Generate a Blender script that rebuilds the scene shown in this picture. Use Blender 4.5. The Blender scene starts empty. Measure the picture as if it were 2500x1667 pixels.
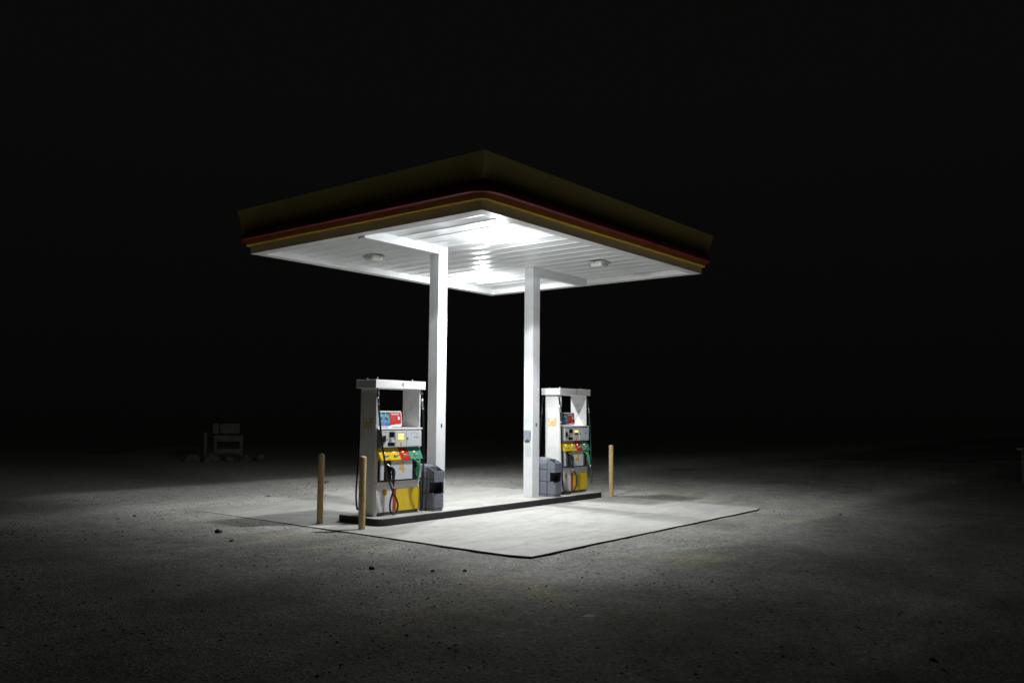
import bpy, bmesh, math, random
from mathutils import Vector, Matrix, noise
random.seed(7)
S = bpy.context.scene
C = S.collection

# ------------------------------------------------------------------ camera
YAW, PITCH, ROLL, F = 0.6783, 0.0845, 0.0078, 2065.1
fwd = Vector((math.cos(YAW)*math.cos(PITCH), math.sin(YAW)*math.cos(PITCH), math.sin(PITCH)))
rt = Vector((math.sin(YAW), -math.cos(YAW), 0))
up = rt.cross(fwd)
r2 = rt*math.cos(ROLL) + up*math.sin(ROLL)
u2 = -rt*math.sin(ROLL) + up*math.cos(ROLL)
cd = bpy.data.cameras.new('camera')
cam = bpy.data.objects.new('camera', cd); C.objects.link(cam)
cd.sensor_width = 36; cd.lens = F/2500*36
cd.clip_start = .1; cd.clip_end = 3000
M = Matrix((r2, u2, -fwd)).transposed().to_4x4()
M.translation = Vector((-12.7023, -10.6063, 1.8925))
cam.matrix_world = M
S.camera = cam

# ------------------------------------------------------------------ world: moonless night
W = bpy.data.worlds.new("World"); S.world = W; W.use_nodes = True
bg = W.node_tree.nodes['Background']
bg.inputs['Color'].default_value = (.90, 1.0, .86, 1)
_N, _L = W.node_tree.nodes, W.node_tree.links
_tc = _N.new('ShaderNodeTexCoord'); _sx = _N.new('ShaderNodeSeparateXYZ'); _L.new(_tc.outputs['Generated'], _sx.inputs[0])
_mr = _N.new('ShaderNodeMapRange'); _L.new(_sx.outputs['Z'], _mr.inputs['Value'])
_mr.inputs['From Min'].default_value = -.02; _mr.inputs['From Max'].default_value = .35
_mr.inputs['To Min'].default_value = .0016; _mr.inputs['To Max'].default_value = .0030
_L.new(_mr.outputs['Result'], bg.inputs['Strength'])
S.view_settings.view_transform = 'Standard'; S.view_settings.look = 'None'
S.view_settings.exposure = 0; S.view_settings.gamma = 1
try:
    S.cycles.sample_clamp_indirect = 6
    S.cycles.max_bounces = 8
except Exception: pass

LAMP_W = 830.0      # watts of each lit canopy lamp
LENS_E = 45.0       # emission of its lens

# ------------------------------------------------------------------ materials
def nt(name):
    m = bpy.data.materials.new(name); m.use_nodes = True
    t = m.node_tree; return m, t, t.nodes['Principled BSDF'], t.nodes, t.links
def mat(name, col, rough=.5, metal=0, var=.06, scale=8, bump=0, bscale=60, spec=.5, dirt=None, emit=None, coat=0):
    m, t, b, N, L = nt(name)
    b.inputs['Roughness'].default_value = rough; b.inputs['Metallic'].default_value = metal
    b.inputs['Specular IOR Level'].default_value = spec
    if coat: b.inputs['Coat Weight'].default_value = coat
    tc = N.new('ShaderNodeTexCoord')
    n = N.new('ShaderNodeTexNoise'); n.inputs['Scale'].default_value = scale; n.inputs['Detail'].default_value = 6
    L.new(tc.outputs['Object'], n.inputs['Vector'])
    r = N.new('ShaderNodeValToRGB')
    r.color_ramp.elements[0].position = .3; r.color_ramp.elements[1].position = .7
    r.color_ramp.elements[0].color = tuple(c*(1-var) for c in col)+(1,)
    r.color_ramp.elements[1].color = tuple(min(1, c*(1+var)) for c in col)+(1,)
    L.new(n.outputs['Fac'], r.inputs['Fac'])
    out = r.outputs['Color']
    if dirt:
        n2 = N.new('ShaderNodeTexNoise'); n2.inputs['Scale'].default_value = dirt[1]; n2.inputs['Detail'].default_value = 8
        n2.inputs['Roughness'].default_value = .7
        L.new(tc.outputs['Object'], n2.inputs['Vector'])
        r3 = N.new('ShaderNodeValToRGB'); r3.color_ramp.elements[0].position = .52; r3.color_ramp.elements[1].position = .72
        L.new(n2.outputs['Fac'], r3.inputs['Fac'])
        mu = N.new('ShaderNodeMath'); mu.operation = 'MULTIPLY'; mu.inputs[1].default_value = dirt[2]
        L.new(r3.outputs['Color'], mu.inputs[0])
        mx = N.new('ShaderNodeMix'); mx.data_type = 'RGBA'
        L.new(mu.outputs[0], mx.inputs['Factor']); L.new(out, mx.inputs['A']); mx.inputs['B'].default_value = tuple(dirt[0])+(1,)
        out = mx.outputs['Result']
    L.new(out, b.inputs['Base Color'])
    if bump:
        nb = N.new('ShaderNodeTexNoise'); nb.inputs['Scale'].default_value = bscale; nb.inputs['Detail'].default_value = 5
        L.new(tc.outputs['Object'], nb.inputs['Vector'])
        bp = N.new('ShaderNodeBump'); bp.inputs['Strength'].default_value = bump; bp.inputs['Distance'].default_value = .01
        L.new(nb.outputs['Fac'], bp.inputs['Height']); L.new(bp.outputs['Normal'], b.inputs['Normal'])
    if emit:
        b.inputs['Emission Color'].default_value = tuple(emit[0])+(1,); b.inputs['Emission Strength'].default_value = emit[1]
    return m

WHITE = mat('white_paint', (.78, .79, .79), .38, var=.03, scale=3, dirt=((.5, .48, .43), 5, .15))
SOFFIT = mat('soffit_paint', (.82, .84, .85), .33, var=.02, scale=2, spec=.5)
FASCIA_W = mat('fascia_white', (.84, .84, .83), .45, var=.05, scale=2, dirt=((.5, .48, .45), 4, .25))
FASCIA_Y = mat('fascia_yellow', (.80, .50, .05), .35, var=.05, scale=2)
FASCIA_U = mat('fascia_faded_yellow', (.74, .60, .20), .5, var=.05, scale=2)
FASCIA_R = mat('fascia_red', (.24, .022, .022), .3, var=.04, scale=2)
COLUMN = mat('column_paint', (.80, .81, .82), .42, var=.03, scale=4, dirt=((.55, .53, .5), 6, .22))
LENS = mat('lamp_lens_clear', (.82, .82, .78), .3, var=.1, scale=30, bump=.4, bscale=90)
LENS_ON = mat('lamp_lens_lit', (.9, .9, .9), .4, emit=((.93, .97, 1.0), LENS_E))
HOUS = mat('lamp_housing', (.72, .72, .70), .35, var=.04)
HOUSD = mat('lamp_gasket', (.07, .07, .065), .6)
PUMPW = mat('pump_white', (.74, .74, .73), .36, var=.03, scale=6, dirt=((.45, .43, .38), 7, .2))
CREAM = mat('panel_cream', (.62, .62, .56), .42, var=.04)
PANEL = mat('panel_pale_blue', (.64, .67, .71), .4, var=.03)
DARK = mat('dark_frame', (.028, .028, .032), .5, var=.2)
GREYF = mat('grey_frame', (.19, .19, .22), .5, var=.1)
PLINTH = mat('plinth_grey', (.13, .14, .17), .6, var=.15, dirt=((.3, .28, .24), 9, .5))
YEL = mat('pump_yellow', (.80, .56, .02), .36, var=.04, dirt=((.5, .33, .03), 10, .2))
RED = mat('pump_red', (.52, .035, .025), .36, var=.05)
GRN = mat('pump_green', (.06, .34, .23), .36, var=.05)
GOLD = mat('gold_lettering', (.72, .46, .10), .4, var=.06)
BLACK = mat('black_rubber', (.012, .012, .014), .42, var=.2)
BLACKG = mat('black_glass', (.012, .013, .02), .12)
SILV = mat('bare_metal', (.62, .62, .64), .25, metal=.9, var=.08)
INK = mat('grey_ink', (.20, .21, .23), .6)
INKL = mat('pale_ink', (.50, .51, .56), .6)
INKF = mat('faint_ink', (.58, .59, .60), .6)
LIT = mat('price_display', (1, .6, .1), .5, emit=((1, .55, .09), 2.3))
LITS = mat('price_light', (1, .7, .35), .5, emit=((1, .62, .25), 1.7))
BUT = mat('button_cream', (.60, .62, .42), .5)
STICK = mat('sticker_white', (.70, .76, .74), .5)
NGREEN = mat('nozzle_green', (.05, .30, .14), .38, var=.08)
BINB = mat('bin_plastic', (.16, .17, .205), .55, var=.08, bump=.15, bscale=200, dirt=((.28, .28, .3), 12, .3))
BIND = mat('bin_inside_shade', (.015, .015, .02), .7)  # shade of the niche and openings put into the colour as near-black
SHBLUE = mat('sign_blue', (.12, .30, .42), .45, var=.25, scale=20)
SHBLUE2 = mat('sign_blue_strip', (.07, .13, .42), .45)
SHDARK = mat('sign_teal', (.02, .09, .10), .5)
SHRED = mat('sign_red', (.50, .03, .035), .45, var=.08)
BOLL = mat('bollard_paint', (.56, .41, .20), .55, var=.12, scale=5, dirt=((.26, .14, .06), 11, .7))
WOOD = mat('weathered_wood', (.19, .178, .16), .85, var=.3, scale=9)
STONE = mat('stone', (.20, .19, .175), .9, var=.3, scale=14, bump=.5, bscale=20)
STONED = mat('dark_stone', (.07, .066, .06), .9, var=.3, scale=14, bump=.5, bscale=20)
PAPER = mat('pale_scrap', (.6, .6, .56), .7)
DISP = mat('dispenser_grey', (.33, .35, .42), .3, var=.08)

def concrete_mat():
    m, t, b, N, L = nt('concrete')
    tc = N.new('ShaderNodeTexCoord')
    def noi(sc, det=8, rough=.6, dist=0, src=None):
        n = N.new('ShaderNodeTexNoise'); n.inputs['Scale'].default_value = sc; n.inputs['Detail'].default_value = det
        n.inputs['Roughness'].default_value = rough; n.inputs['Distortion'].default_value = dist
        L.new(src or tc.outputs['Object'], n.inputs['Vector']); return n.outputs['Fac']
    def ramp(f, p0, c0, p1, c1):
        r = N.new('ShaderNodeValToRGB'); e = r.color_ramp.elements
        e[0].position = p0; e[0].color = c0; e[1].position = p1; e[1].color = c1; L.new(f, r.inputs['Fac']); return r.outputs['Color']
    def mix(f, a, bb, mode='MIX'):
        x = N.new('ShaderNodeMix'); x.data_type = 'RGBA'; x.blend_type = mode
        if isinstance(f, float): x.inputs['Factor'].default_value = f
        else: L.new(f, x.inputs['Factor'])
        L.new(a, x.inputs['A']); L.new(bb, x.inputs['B']); return x.outputs['Result']
    base = ramp(noi(.55, 6, .6, .6), .35, (.47, .46, .43, 1), .65, (.58, .575, .54, 1))
    mot = ramp(noi(4.5, 8, .7), .35, (.80, .80, .79, 1), .65, (1, 1, 1, 1))
    col = mix(.8, base, mot, 'MULTIPLY')
    map_ = N.new('ShaderNodeMapping'); map_.inputs['Scale'].default_value = (.5, 2.2, 1); L.new(tc.outputs['Object'], map_.inputs['Vector'])
    streak = ramp(noi(1.3, 7, .65, 1.0, map_.outputs['Vector']), .47, (1, 1, 1, 1), .72, (.66, .65, .62, 1))
    col = mix(.75, col, streak, 'MULTIPLY')
    spot = ramp(noi(11, 3, .5), .66, (1, 1, 1, 1), .76, (.45, .43, .40, 1))
    col = mix(.7, col, spot, 'MULTIPLY')
    v = N.new('ShaderNodeTexVoronoi'); v.feature = 'DISTANCE_TO_EDGE'; v.inputs['Scale'].default_value = .28
    dm = N.new('ShaderNodeVectorMath'); dm.operation = 'ADD'
    nv = N.new('ShaderNodeTexNoise'); nv.inputs['Scale'].default_value = 2.0; L.new(tc.outputs['Object'], nv.inputs['Vector'])
    L.new(tc.outputs['Object'], dm.inputs[0]); L.new(nv.outputs['Color'], dm.inputs[1]); L.new(dm.outputs[0], v.inputs['Vector'])
    crack = ramp(v.outputs['Distance'], .001, (.60, .58, .55, 1), .0035, (1, 1, 1, 1))
    col = mix(.6, col, crack, 'MULTIPLY')
    L.new(col, b.inputs['Base Color']); b.inputs['Roughness'].default_value = .8; b.inputs['Specular IOR Level'].default_value = .3
    bp = N.new('ShaderNodeBump'); bp.inputs['Strength'].default_value = .25; bp.inputs['Distance'].default_value = .01
    L.new(noi(35, 6), bp.inputs['Height']); L.new(bp.outputs['Normal'], b.inputs['Normal'])
    return m
CONC = concrete_mat()
KERB = mat('kerb_black_paint', (.020, .018, .019), .7, var=.3, scale=10, bump=.4, bscale=40, dirt=((.10, .09, .085), 12, .4))
KERBTOP = CONC
EDGE = mat('pad_edge_shade', (.035, .028, .024), .9, var=.4, scale=8, bump=.5)  # near-black concrete edge: shade of the side face put into the colour

def gravel_mat():
    m, t, b, N, L = nt('gravel_ground')
    tc = N.new('ShaderNodeTexCoord')
    def noi(sc, det=8, rough=.6, dist=0):
        n = N.new('ShaderNodeTexNoise'); n.inputs['Scale'].default_value = sc; n.inputs['Detail'].default_value = det
        n.inputs['Roughness'].default_value = rough; n.inputs['Distortion'].default_value = dist
        L.new(tc.outputs['Object'], n.inputs['Vector']); return n.outputs['Fac']
    def ramp(f, *st):
        r = N.new('ShaderNodeValToRGB'); e = r.color_ramp.elements
        while len(e) < len(st): e.new(.5)
        for i, (p_, c_) in enumerate(st): e[i].position = p_; e[i].color = tuple(c_)+(1,)
        L.new(f, r.inputs['Fac']); return r.outputs['Color']
    def mix(f, a, bb, mode='MIX'):
        x = N.new('ShaderNodeMix'); x.data_type = 'RGBA'; x.blend_type = mode
        if isinstance(f, float): x.inputs['Factor'].default_value = f
        else: L.new(f, x.inputs['Factor'])
        L.new(a, x.inputs['A'])
        if isinstance(bb, tuple): x.inputs['B'].default_value = bb+(1,)
        else: L.new(bb, x.inputs['B'])
        return x.outputs['Result']
    base = ramp(noi(.35, 7, .62, .8), (.34, (.235, .232, .212)), (.5, (.325, .32, .298)), (.66, (.42, .413, .39)))
    sandy = ramp(noi(.5, 5, .6, .5), (.56, (0, 0, 0)), (.68, (1, 1, 1)))
    base = mix(sandy, base, (.37, .345, .27))
    mp = N.new('ShaderNodeMapping'); mp.inputs['Rotation'].default_value = (0, 0, .9); mp.inputs['Scale'].default_value = (.12, .5, 1)
    L.new(tc.outputs['Object'], mp.inputs['Vector'])
    ns = N.new('ShaderNodeTexNoise'); ns.inputs['Scale'].default_value = 1.3; ns.inputs['Detail'].default_value = 7; ns.inputs['Roughness'].default_value = .65; ns.inputs['Distortion'].default_value = .7
    L.new(mp.outputs['Vector'], ns.inputs['Vector'])
    base = mix(.85, base, ramp(ns.outputs['Fac'], (.32, (.76, .76, .75)), (.5, (1, 1, 1)), (.66, (1.2, 1.19, 1.17))), 'MULTIPLY')
    # pale dusty ground on the far side of the pad
    sy = N.new('ShaderNodeSeparateXYZ'); L.new(tc.outputs['Object'], sy.inputs[0])
    wob = N.new('ShaderNodeMath'); wob.operation = 'MULTIPLY_ADD'; L.new(noi(.5, 6, .65), wob.inputs[0]); wob.inputs[1].default_value = 5; L.new(sy.outputs['Y'], wob.inputs[2])
    far = N.new('ShaderNodeMapRange'); far.interpolation_type = 'SMOOTHSTEP'; L.new(wob.outputs[0], far.inputs['Value'])
    far.inputs['From Min'].default_value = 5.0; far.inputs['From Max'].default_value = 8.0
    base = mix(far.outputs['Result'], base, (.60, .58, .55))
    mid = ramp(noi(2.6, 8, .7), (.3, (.72, .72, .72)), (.7, (1.12, 1.12, 1.12)))
    base = mix(.9, base, mid, 'MULTIPLY')
    v = N.new('ShaderNodeTexVoronoi'); v.inputs['Scale'].default_value = 38; v.inputs['Randomness'].default_value = 1
    L.new(tc.outputs['Object'], v.inputs['Vector'])
    sep = N.new('ShaderNodeSeparateColor'); L.new(v.outputs['Color'], sep.inputs['Color'])
    peb = ramp(sep.outputs[0], (0, (.45, .45, .44)), (.15, (.88, .88, .88)), (.85, (1.05, 1.05, 1.02)), (1, (1.6, 1.58, 1.52)))
    base = mix(.9, base, peb, 'MULTIPLY')
    fine = ramp(noi(60, 4, .7), (.3, (.68, .68, .68)), (.7, (1.22, 1.22, 1.22)))
    base = mix(.8, base, fine, 'MULTIPLY')
    L.new(base, b.inputs['Base Color']); b.inputs['Roughness'].default_value = .95; b.inputs['Specular IOR Level'].default_value = .2
    ad = N.new('ShaderNodeMath'); ad.operation = 'ADD'
    L.new(v.outputs['Distance'], ad.inputs[0]); L.new(noi(9, 8, .7), ad.inputs[1])
    bp = N.new('ShaderNodeBump'); bp.inputs['Strength'].default_value = .5; bp.inputs['Distance'].default_value = .02
    L.new(ad.outputs[0], bp.inputs['Height']); L.new(bp.outputs['Normal'], b.inputs['Normal'])
    return m
GRAVEL = gravel_mat()

# ------------------------------------------------------------------ mesh helpers
def setp(o, label=None, cat=None, group=None, kind=None):
    if label: o['label'] = label
    if cat: o['category'] = cat
    if group: o['group'] = group
    if kind: o['kind'] = kind
    return o
def link(name, me, parent=None, loc=None):
    o = bpy.data.objects.new(name, me); C.objects.link(o)
    if parent: o.parent = parent
    if loc: o.location = loc
    return o
def empty(name, loc, rz=0):
    o = bpy.data.objects.new(name, None); C.objects.link(o); o.location = loc; o.rotation_euler = (0, 0, rz)
    o.empty_display_size = .2
    return o
class MB:
    def __init__(s): s.bm = bmesh.new(); s.mats = []
    def mi(s, m):
        if m not in s.mats: s.mats.append(m)
        return s.mats.index(m)
    def _fin(s, vs, m, bev=0, seg=2):
        fs = {f for v in vs for f in v.link_faces}
        i = s.mi(m)
        for f in fs: f.material_index = i
        if bev:
            es = list({e for v in vs for e in v.link_edges})
            r = bmesh.ops.bevel(s.bm, geom=es, offset=bev, segments=seg, profile=.5, affect='EDGES')
            for f in r['faces']: f.material_index = i; f.smooth = False
    def box(s, x0, x1, y0, y1, z0, z1, m, bev=0, M=None):
        co = [(x, y, z) for x in (x0, x1) for y in (y0, y1) for z in (z0, z1)]
        return s.hexa(co, m, bev, M)
    def hexa(s, co, m, bev=0, M=None):   # order x(y(z))
        vs = [s.bm.verts.new(M @ Vector(c) if M else c) for c in co]
        for a in ((0, 1, 3, 2), (4, 6, 7, 5), (0, 4, 5, 1), (2, 3, 7, 6), (0, 2, 6, 4), (1, 5, 7, 3)):
            s.bm.faces.new([vs[k] for k in a])
        s._fin(vs, m, bev)
    def prism(s, pts, y0, y1, m, bev=0, ax='y'):   # polygon in xz extruded along y (or in xy along z, yz along x)
        def P(a, b, c): return {'y': (a, c, b), 'z': (a, b, c), 'x': (c, a, b)}[ax]
        A = [s.bm.verts.new(P(a, b, y0)) for a, b in pts]; B = [s.bm.verts.new(P(a, b, y1)) for a, b in pts]
        n = len(pts)
        s.bm.faces.new(A); s.bm.faces.new(B[::-1])
        for k in range(n): s.bm.faces.new([A[k], B[k], B[(k+1) % n], A[(k+1) % n]][::-1])
        s._fin(A+B, m, bev)
    def cyl(s, c, r, z0, z1, m, n=20, r1=None, bev=0, ax='z'):
        r1 = r if r1 is None else r1
        def P(a, b, h): return {'z': (c[0]+a, c[1]+b, h), 'y': (c[0]+a, h, c[1]+b), 'x': (h, c[0]+a, c[1]+b)}[ax]
        A = [s.bm.verts.new(P(r*math.cos(2*math.pi*k/n), r*math.sin(2*math.pi*k/n), z0)) for k in range(n)]
        B = [s.bm.verts.new(P(r1*math.cos(2*math.pi*k/n), r1*math.sin(2*math.pi*k/n), z1)) for k in range(n)]
        i = s.mi(m)
        f = [s.bm.faces.new(A), s.bm.faces.new(B[::-1])]
        for k in range(n):
            q = s.bm.faces.new([A[k], B[k], B[(k+1) % n], A[(k+1) % n]][::-1]); q.smooth = True; f.append(q)
        for q in f: q.material_index = i
    def tube(s, pts, r, m, n=10, sub=6, rads=None):
        P = [Vector(p) for p in pts]
        path = []
        for k in range(len(P)-1):
            p0 = P[max(k-1, 0)]; p1 = P[k]; p2 = P[k+1]; p3 = P[min(k+2, len(P)-1)]
            for j in range(sub):
                t = j/sub
                q = .5*((2*p1)+(-p0+p2)*t+(2*p0-5*p1+4*p2-p3)*t*t+(-p0+3*p1-3*p2+p3)*t**3)
                path.append((q, (k+t)/(len(P)-1)))
        path.append((P[-1], 1.0))
        prev = None; i = s.mi(m); U = None
        for k, (q, tt) in enumerate(path):
            a = path[max(k-1, 0)][0]; b = path[min(k+1, len(path)-1)][0]
            T = (b-a).normalized()
            if U is None:
                U = T.orthogonal().normalized()
            U = (U-T*U.dot(T)).normalized(); V = T.cross(U)
            rr = r if rads is None else rads[min(int(tt*(len(rads)-1)), len(rads)-2)]*(1-(tt*(len(rads)-1)) % 1)+rads[min(int(tt*(len(rads)-1))+1, len(rads)-1)]*((tt*(len(rads)-1)) % 1)
            ring = [s.bm.verts.new(q+(U*math.cos(2*math.pi*j/n)+V*math.sin(2*math.pi*j/n))*rr) for j in range(n)]
            if prev:
                for j in range(n):
                    f = s.bm.faces.new([prev[j], ring[j], ring[(j+1) % n], prev[(j+1) % n]]); f.smooth = True; f.material_index = i
            else:
                f = s.bm.faces.new(ring); f.material_index = i
            prev = ring
        f = s.bm.faces.new(prev[::-1]); f.material_index = i
    def build(s, name, parent=None, loc=None):
        bmesh.ops.recalc_face_normals(s.bm, faces=s.bm.faces)
        me = bpy.data.meshes.new(name); s.bm.to_mesh(me); s.bm.free()
        for m in s.mats: me.materials.append(m)
        return link(name, me, parent, loc)
def one(name, parent, fn, *a, **k):
    b = MB(); getattr(b, fn)(*a, **k); return b.build(name, parent)
def text(name, s, size, m, parent, loc, rot, ext=.002, sx=1.0, bold=0):
    cu = bpy.data.curves.new(name, 'FONT'); cu.body = s; cu.size = size; cu.extrude = ext; cu.align_x = 'CENTER'; cu.align_y = 'CENTER'
    cu.offset = bold
    o = bpy.data.objects.new(name, cu); C.objects.link(o)
    bpy.context.view_layer.update()
    me = bpy.data.meshes.new_from_object(o.evaluated_get(bpy.context.evaluated_depsgraph_get()))
    bpy.data.objects.remove(o); bpy.data.curves.remove(cu)
    me.materials.clear(); me.materials.append(m)
    me.transform(Matrix.Diagonal((sx, 1, 1, 1)))
    q = link(name, me, parent, loc); q.rotation_euler = rot
    return q
FRONT = (math.pi/2, 0, 0)            # text facing -Y
LEFT = (math.pi/2, 0, -math.pi/2)    # text facing -X

# ------------------------------------------------------------------ ground
PX0, PX1, PY0, PY1 = -3.722, 4.17, -3.651, 4.397     # concrete pad
def axis(lo, hi, step, far):
    a = []; x = lo
    while x <= hi: a.append(x); x += step
    g = step; x = a[-1]; R = []
    while x < far: g *= 1.22; x += g; R.append(x)
    g = step; x = a[0]; Lf = []
    while x > -far: g *= 1.22; x -= g; Lf.append(x)
    return Lf[::-1]+a+R
def sstep(a, b, x):
    t = max(0, min(1, (x-a)/(b-a))); return t*t*(3-2*t)
def hgt(x, y):
    n1 = noise.noise(Vector((x*.35, y*.35, 0)))*.022 + noise.noise(Vector((x*1.7, y*1.7, 3)))*.010 + noise.noise(Vector((x*.08, y*.08, 9)))*.05*sstep(8, 20, math.hypot(x, y))
    inside = PX0 < x < PX1 and PY0 < y < PY1
    b = -.024 + .019*sstep(-2.5, 4.2, y) + .004*sstep(3.5, 4.2, x)
    b -= .007*(1-sstep(-4.5, -1.5, x+y+3))
    if PX0-.02 < x and y < 3 and x < PX1: pass
    d = max(PX0-x, x-PX1, PY0-y, y-PY1)          # outside distance
    if inside and -d > .12: return -.09
    h = b + n1*sstep(.0, 1.2, d) + noise.noise(Vector((x*3, y*3, 5)))*.008
    h += .07*sstep(.2, 2.5, d)*(1-sstep(0, 4, y))*.3
    # bank beyond the far side of the lot
    e = y - (27.5 + noise.noise(Vector((x*.12, 2, 0)))*2.5) - .15*max(0, x-6)
    h += .28*sstep(-6, -1, e)*(.6+.8*noise.noise(Vector((x*.3, y*.3, 11)))) - 5*sstep(0, 9, e)
    return h
def height_at(x, y): return hgt(x, y)
xs = axis(-11, 12, .11, 900); ys = axis(-11, 12, .11, 900)
bm = bmesh.new()
G = [[bm.verts.new((x, y, hgt(x, y))) for y in ys] for x in xs]
for i in range(len(xs)-1):
    for j in range(len(ys)-1):
        f = bm.faces.new([G[i][j], G[i+1][j], G[i+1][j+1], G[i][j+1]]); f.smooth = True
me = bpy.data.meshes.new('gravel_ground'); bm.to_mesh(me); bm.free(); me.materials.append(GRAVEL)
setp(link('ground', me), 'open lot of grey gravel and sand fading into the dark', 'ground', kind='structure')

# concrete pad: top light, shade painted into the edges, slightly ragged rim
b = MB()
def ragged(n, a, c, amp, seed):
    return [(a[0]+(c[0]-a[0])*k/n + noise.noise(Vector((k*.37, seed, 0)))*amp, a[1]+(c[1]-a[1])*k/n + noise.noise(Vector((k*.37, seed, 7)))*amp) for k in range(n)]
rr = .10
pts = []
cs = [(PX0, PY0), (PX1, PY0), (PX1, PY1), (PX0, PY1)]
for k in range(4):
    a = Vector(cs[k]); n_ = Vector(cs[(k+1) % 4]); d = (n_-a).normalized()
    pts += ragged(34, a+d*rr, n_-d*rr, .022 if k in (0, 3) else .02, k)
top = [b.bm.verts.new((x, y, 0)) for x, y in pts]; mid = [b.bm.verts.new((x, y, -.006)) for x, y in pts]
cx_, cy_ = (PX0+PX1)/2, (PY0+PY1)/2
bot = [b.bm.verts.new((cx_+(x-cx_)*1.002, cy_+(y-cy_)*1.002, -.14)) for x, y in pts]
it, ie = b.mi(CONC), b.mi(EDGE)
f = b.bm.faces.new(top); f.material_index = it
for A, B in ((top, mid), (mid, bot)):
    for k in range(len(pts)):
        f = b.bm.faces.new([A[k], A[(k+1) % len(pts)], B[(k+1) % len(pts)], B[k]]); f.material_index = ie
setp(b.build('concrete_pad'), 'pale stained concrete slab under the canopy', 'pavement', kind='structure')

# pump island with black painted kerb
IX0, IX1, IY0, IY1, IZ = -3.007, 3.859, -.006, 1.133, .12
def rrect(x0, x1, y0, y1, r, n=8):
    o = []
    for (cx, cy, a0) in ((x1-r, y1-r, 0), (x0+r, y1-r, 90), (x0+r, y0+r, 180), (x1-r, y0+r, 270)):
        for k in range(n+1):
            a = math.radians(a0+90*k/n); o.append((cx+r*math.cos(a), cy+r*math.sin(a)))
    return o
b = MB()
rings = []
for (ins, z) in ((0, .002), (.004, IZ-.02), (.012, IZ-.004), (.03, IZ)):
    rings.append([b.bm.verts.new((x, y, z)) for x, y in rrect(IX0+ins, IX1-ins, IY0+ins, IY1-ins, .17-ins if ins < .17 else .02)])
ik, itp = b.mi(KERB), b.mi(KERBTOP)
for a_, c_ in zip(rings[:-1], rings[1:]):
    n = len(a_)
    for k in range(n):
        f = b.bm.faces.new([a_[k], a_[(k+1) % n], c_[(k+1) % n], c_[k]]); f.material_index = ik; f.smooth = True
f = b.bm.faces.new(rings[-1]); f.material_index = itp
setp(b.build('pump_island'), 'raised concrete pump island with black painted kerb', 'kerb', kind='structure')

# ------------------------------------------------------------------ canopy
KX0, KX1, KY0, KY1 = -3.27, 3.995, -2.413, 3.536
RZ = 4.93; CZ = 5.05; RW = .20
can = empty('canopy', ((KX0+KX1)/2, (KY0+KY1)/2, 0))
setp(can, 'flat white and yellow filling station canopy on two white columns', 'canopy')
ox, oy = (KX0+KX1)/2, (KY0+KY1)/2
HX, HY = (KX1-KX0)/2, (KY1-KY0)/2
def ringband(b, prof, m, r=.02, n=6, closed=False):
    """sweep profile [(out, z)] round the canopy rectangle; 'out' is the offset from the rim face"""
    loops = []
    for (e, z) in prof:
        rad = max(.015, r+e if r > .03 else .015)
        loops.append([b.bm.verts.new((x, y, z)) for x, y in rrect(-HX-e, HX+e, -HY-e, HY+e, rad, n)])
    i = b.mi(m); pairs = list(zip(loops[:-1], loops[1:]))
    if closed: pairs.append((loops[-1], loops[0]))
    for A, B in pairs:
        k_ = len(A)
        for k in range(k_):
            f = b.bm.faces.new([A[k], A[(k+1) % k_], B[(k+1) % k_], B[k]]); f.material_index = i; f.smooth = False
b = MB(); ringband(b, [(-RW, CZ+.03), (-RW, RZ), (0, RZ), (0, RZ+.150), (-.05, RZ+.150)], FASCIA_W); rim = b.build('rim', can)
# inner vertical face and underside of the rim are the same white as the soffit
for p in rim.data.polygons: pass
b = MB(); ringband(b, [(-.05, 5.081), (.095, 5.081), (.10, 5.084), (.104, 5.168)], FASCIA_Y, r=.05, n=8); b.build('lower_fascia', can)
prof = [(.09, 5.160), (.222, 5.163), (.232, 5.167), (.238, 5.176), (.24, 5.20), (.24, 5.25), (.236, 5.266), (.222, 5.276), (.13, 5.31), (.105, 5.37)]
b = MB(); ringband(b, prof, FASCIA_R, r=.16, n=14)
o = b.build('red_moulding', can)
for p in o.data.polygons: p.use_smooth = True
b = MB(); ringband(b, [(.10, 5.368), (.108, 5.372), (.20, 5.765), (.17, 5.775), (.15, 5.70)], FASCIA_U, r=.02, n=4); b.build('upper_fascia', can)
b = MB(); b.box(-HX-.16, HX+.16, -HY-.16, HY+.16, 5.60, 5.66, FASCIA_W); b.build('roof', can)
# small clear caps closing the moulding at two corners
# soffit: decking pans running across the canopy
b = MB(); i = b.mi(SOFFIT)
x = -HX+RW-.02; X1 = HX-RW+.02; prof = []
pitch = .392; first = -2.293-ox
k0 = math.floor((x-first)/pitch)
xx = first+k0*pitch
while xx < X1+pitch:
    for (t, z) in ((0, .0), (.010, -.010), (.022, -.010), (.030, .001), (.10, .006), (.196, .011), (.29, .008), (.37, .002), (.388, .0)):
        px_ = xx+t
        if x <= px_ <= X1: prof.append((px_, CZ+z))
    xx += pitch
A = [b.bm.verts.new((p, -HY+RW-.02, z)) for p, z in prof]; B = [b.bm.verts.new((p, HY-RW+.02, z)) for p, z in prof]
for k in range(len(prof)-1):
    f = b.bm.faces.new([A[k], A[k+1], B[k+1], B[k]]); f.material_index = i
so = b.build('soffit', can)
for p in so.data.polygons: p.use_smooth = True
so.data.update()
b = MB(); b.box(-HX+.02, HX-.02, -HY+.02, HY-.02, 5.12, 5.16, FASCIA_W); b.build('deck', can)
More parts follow.
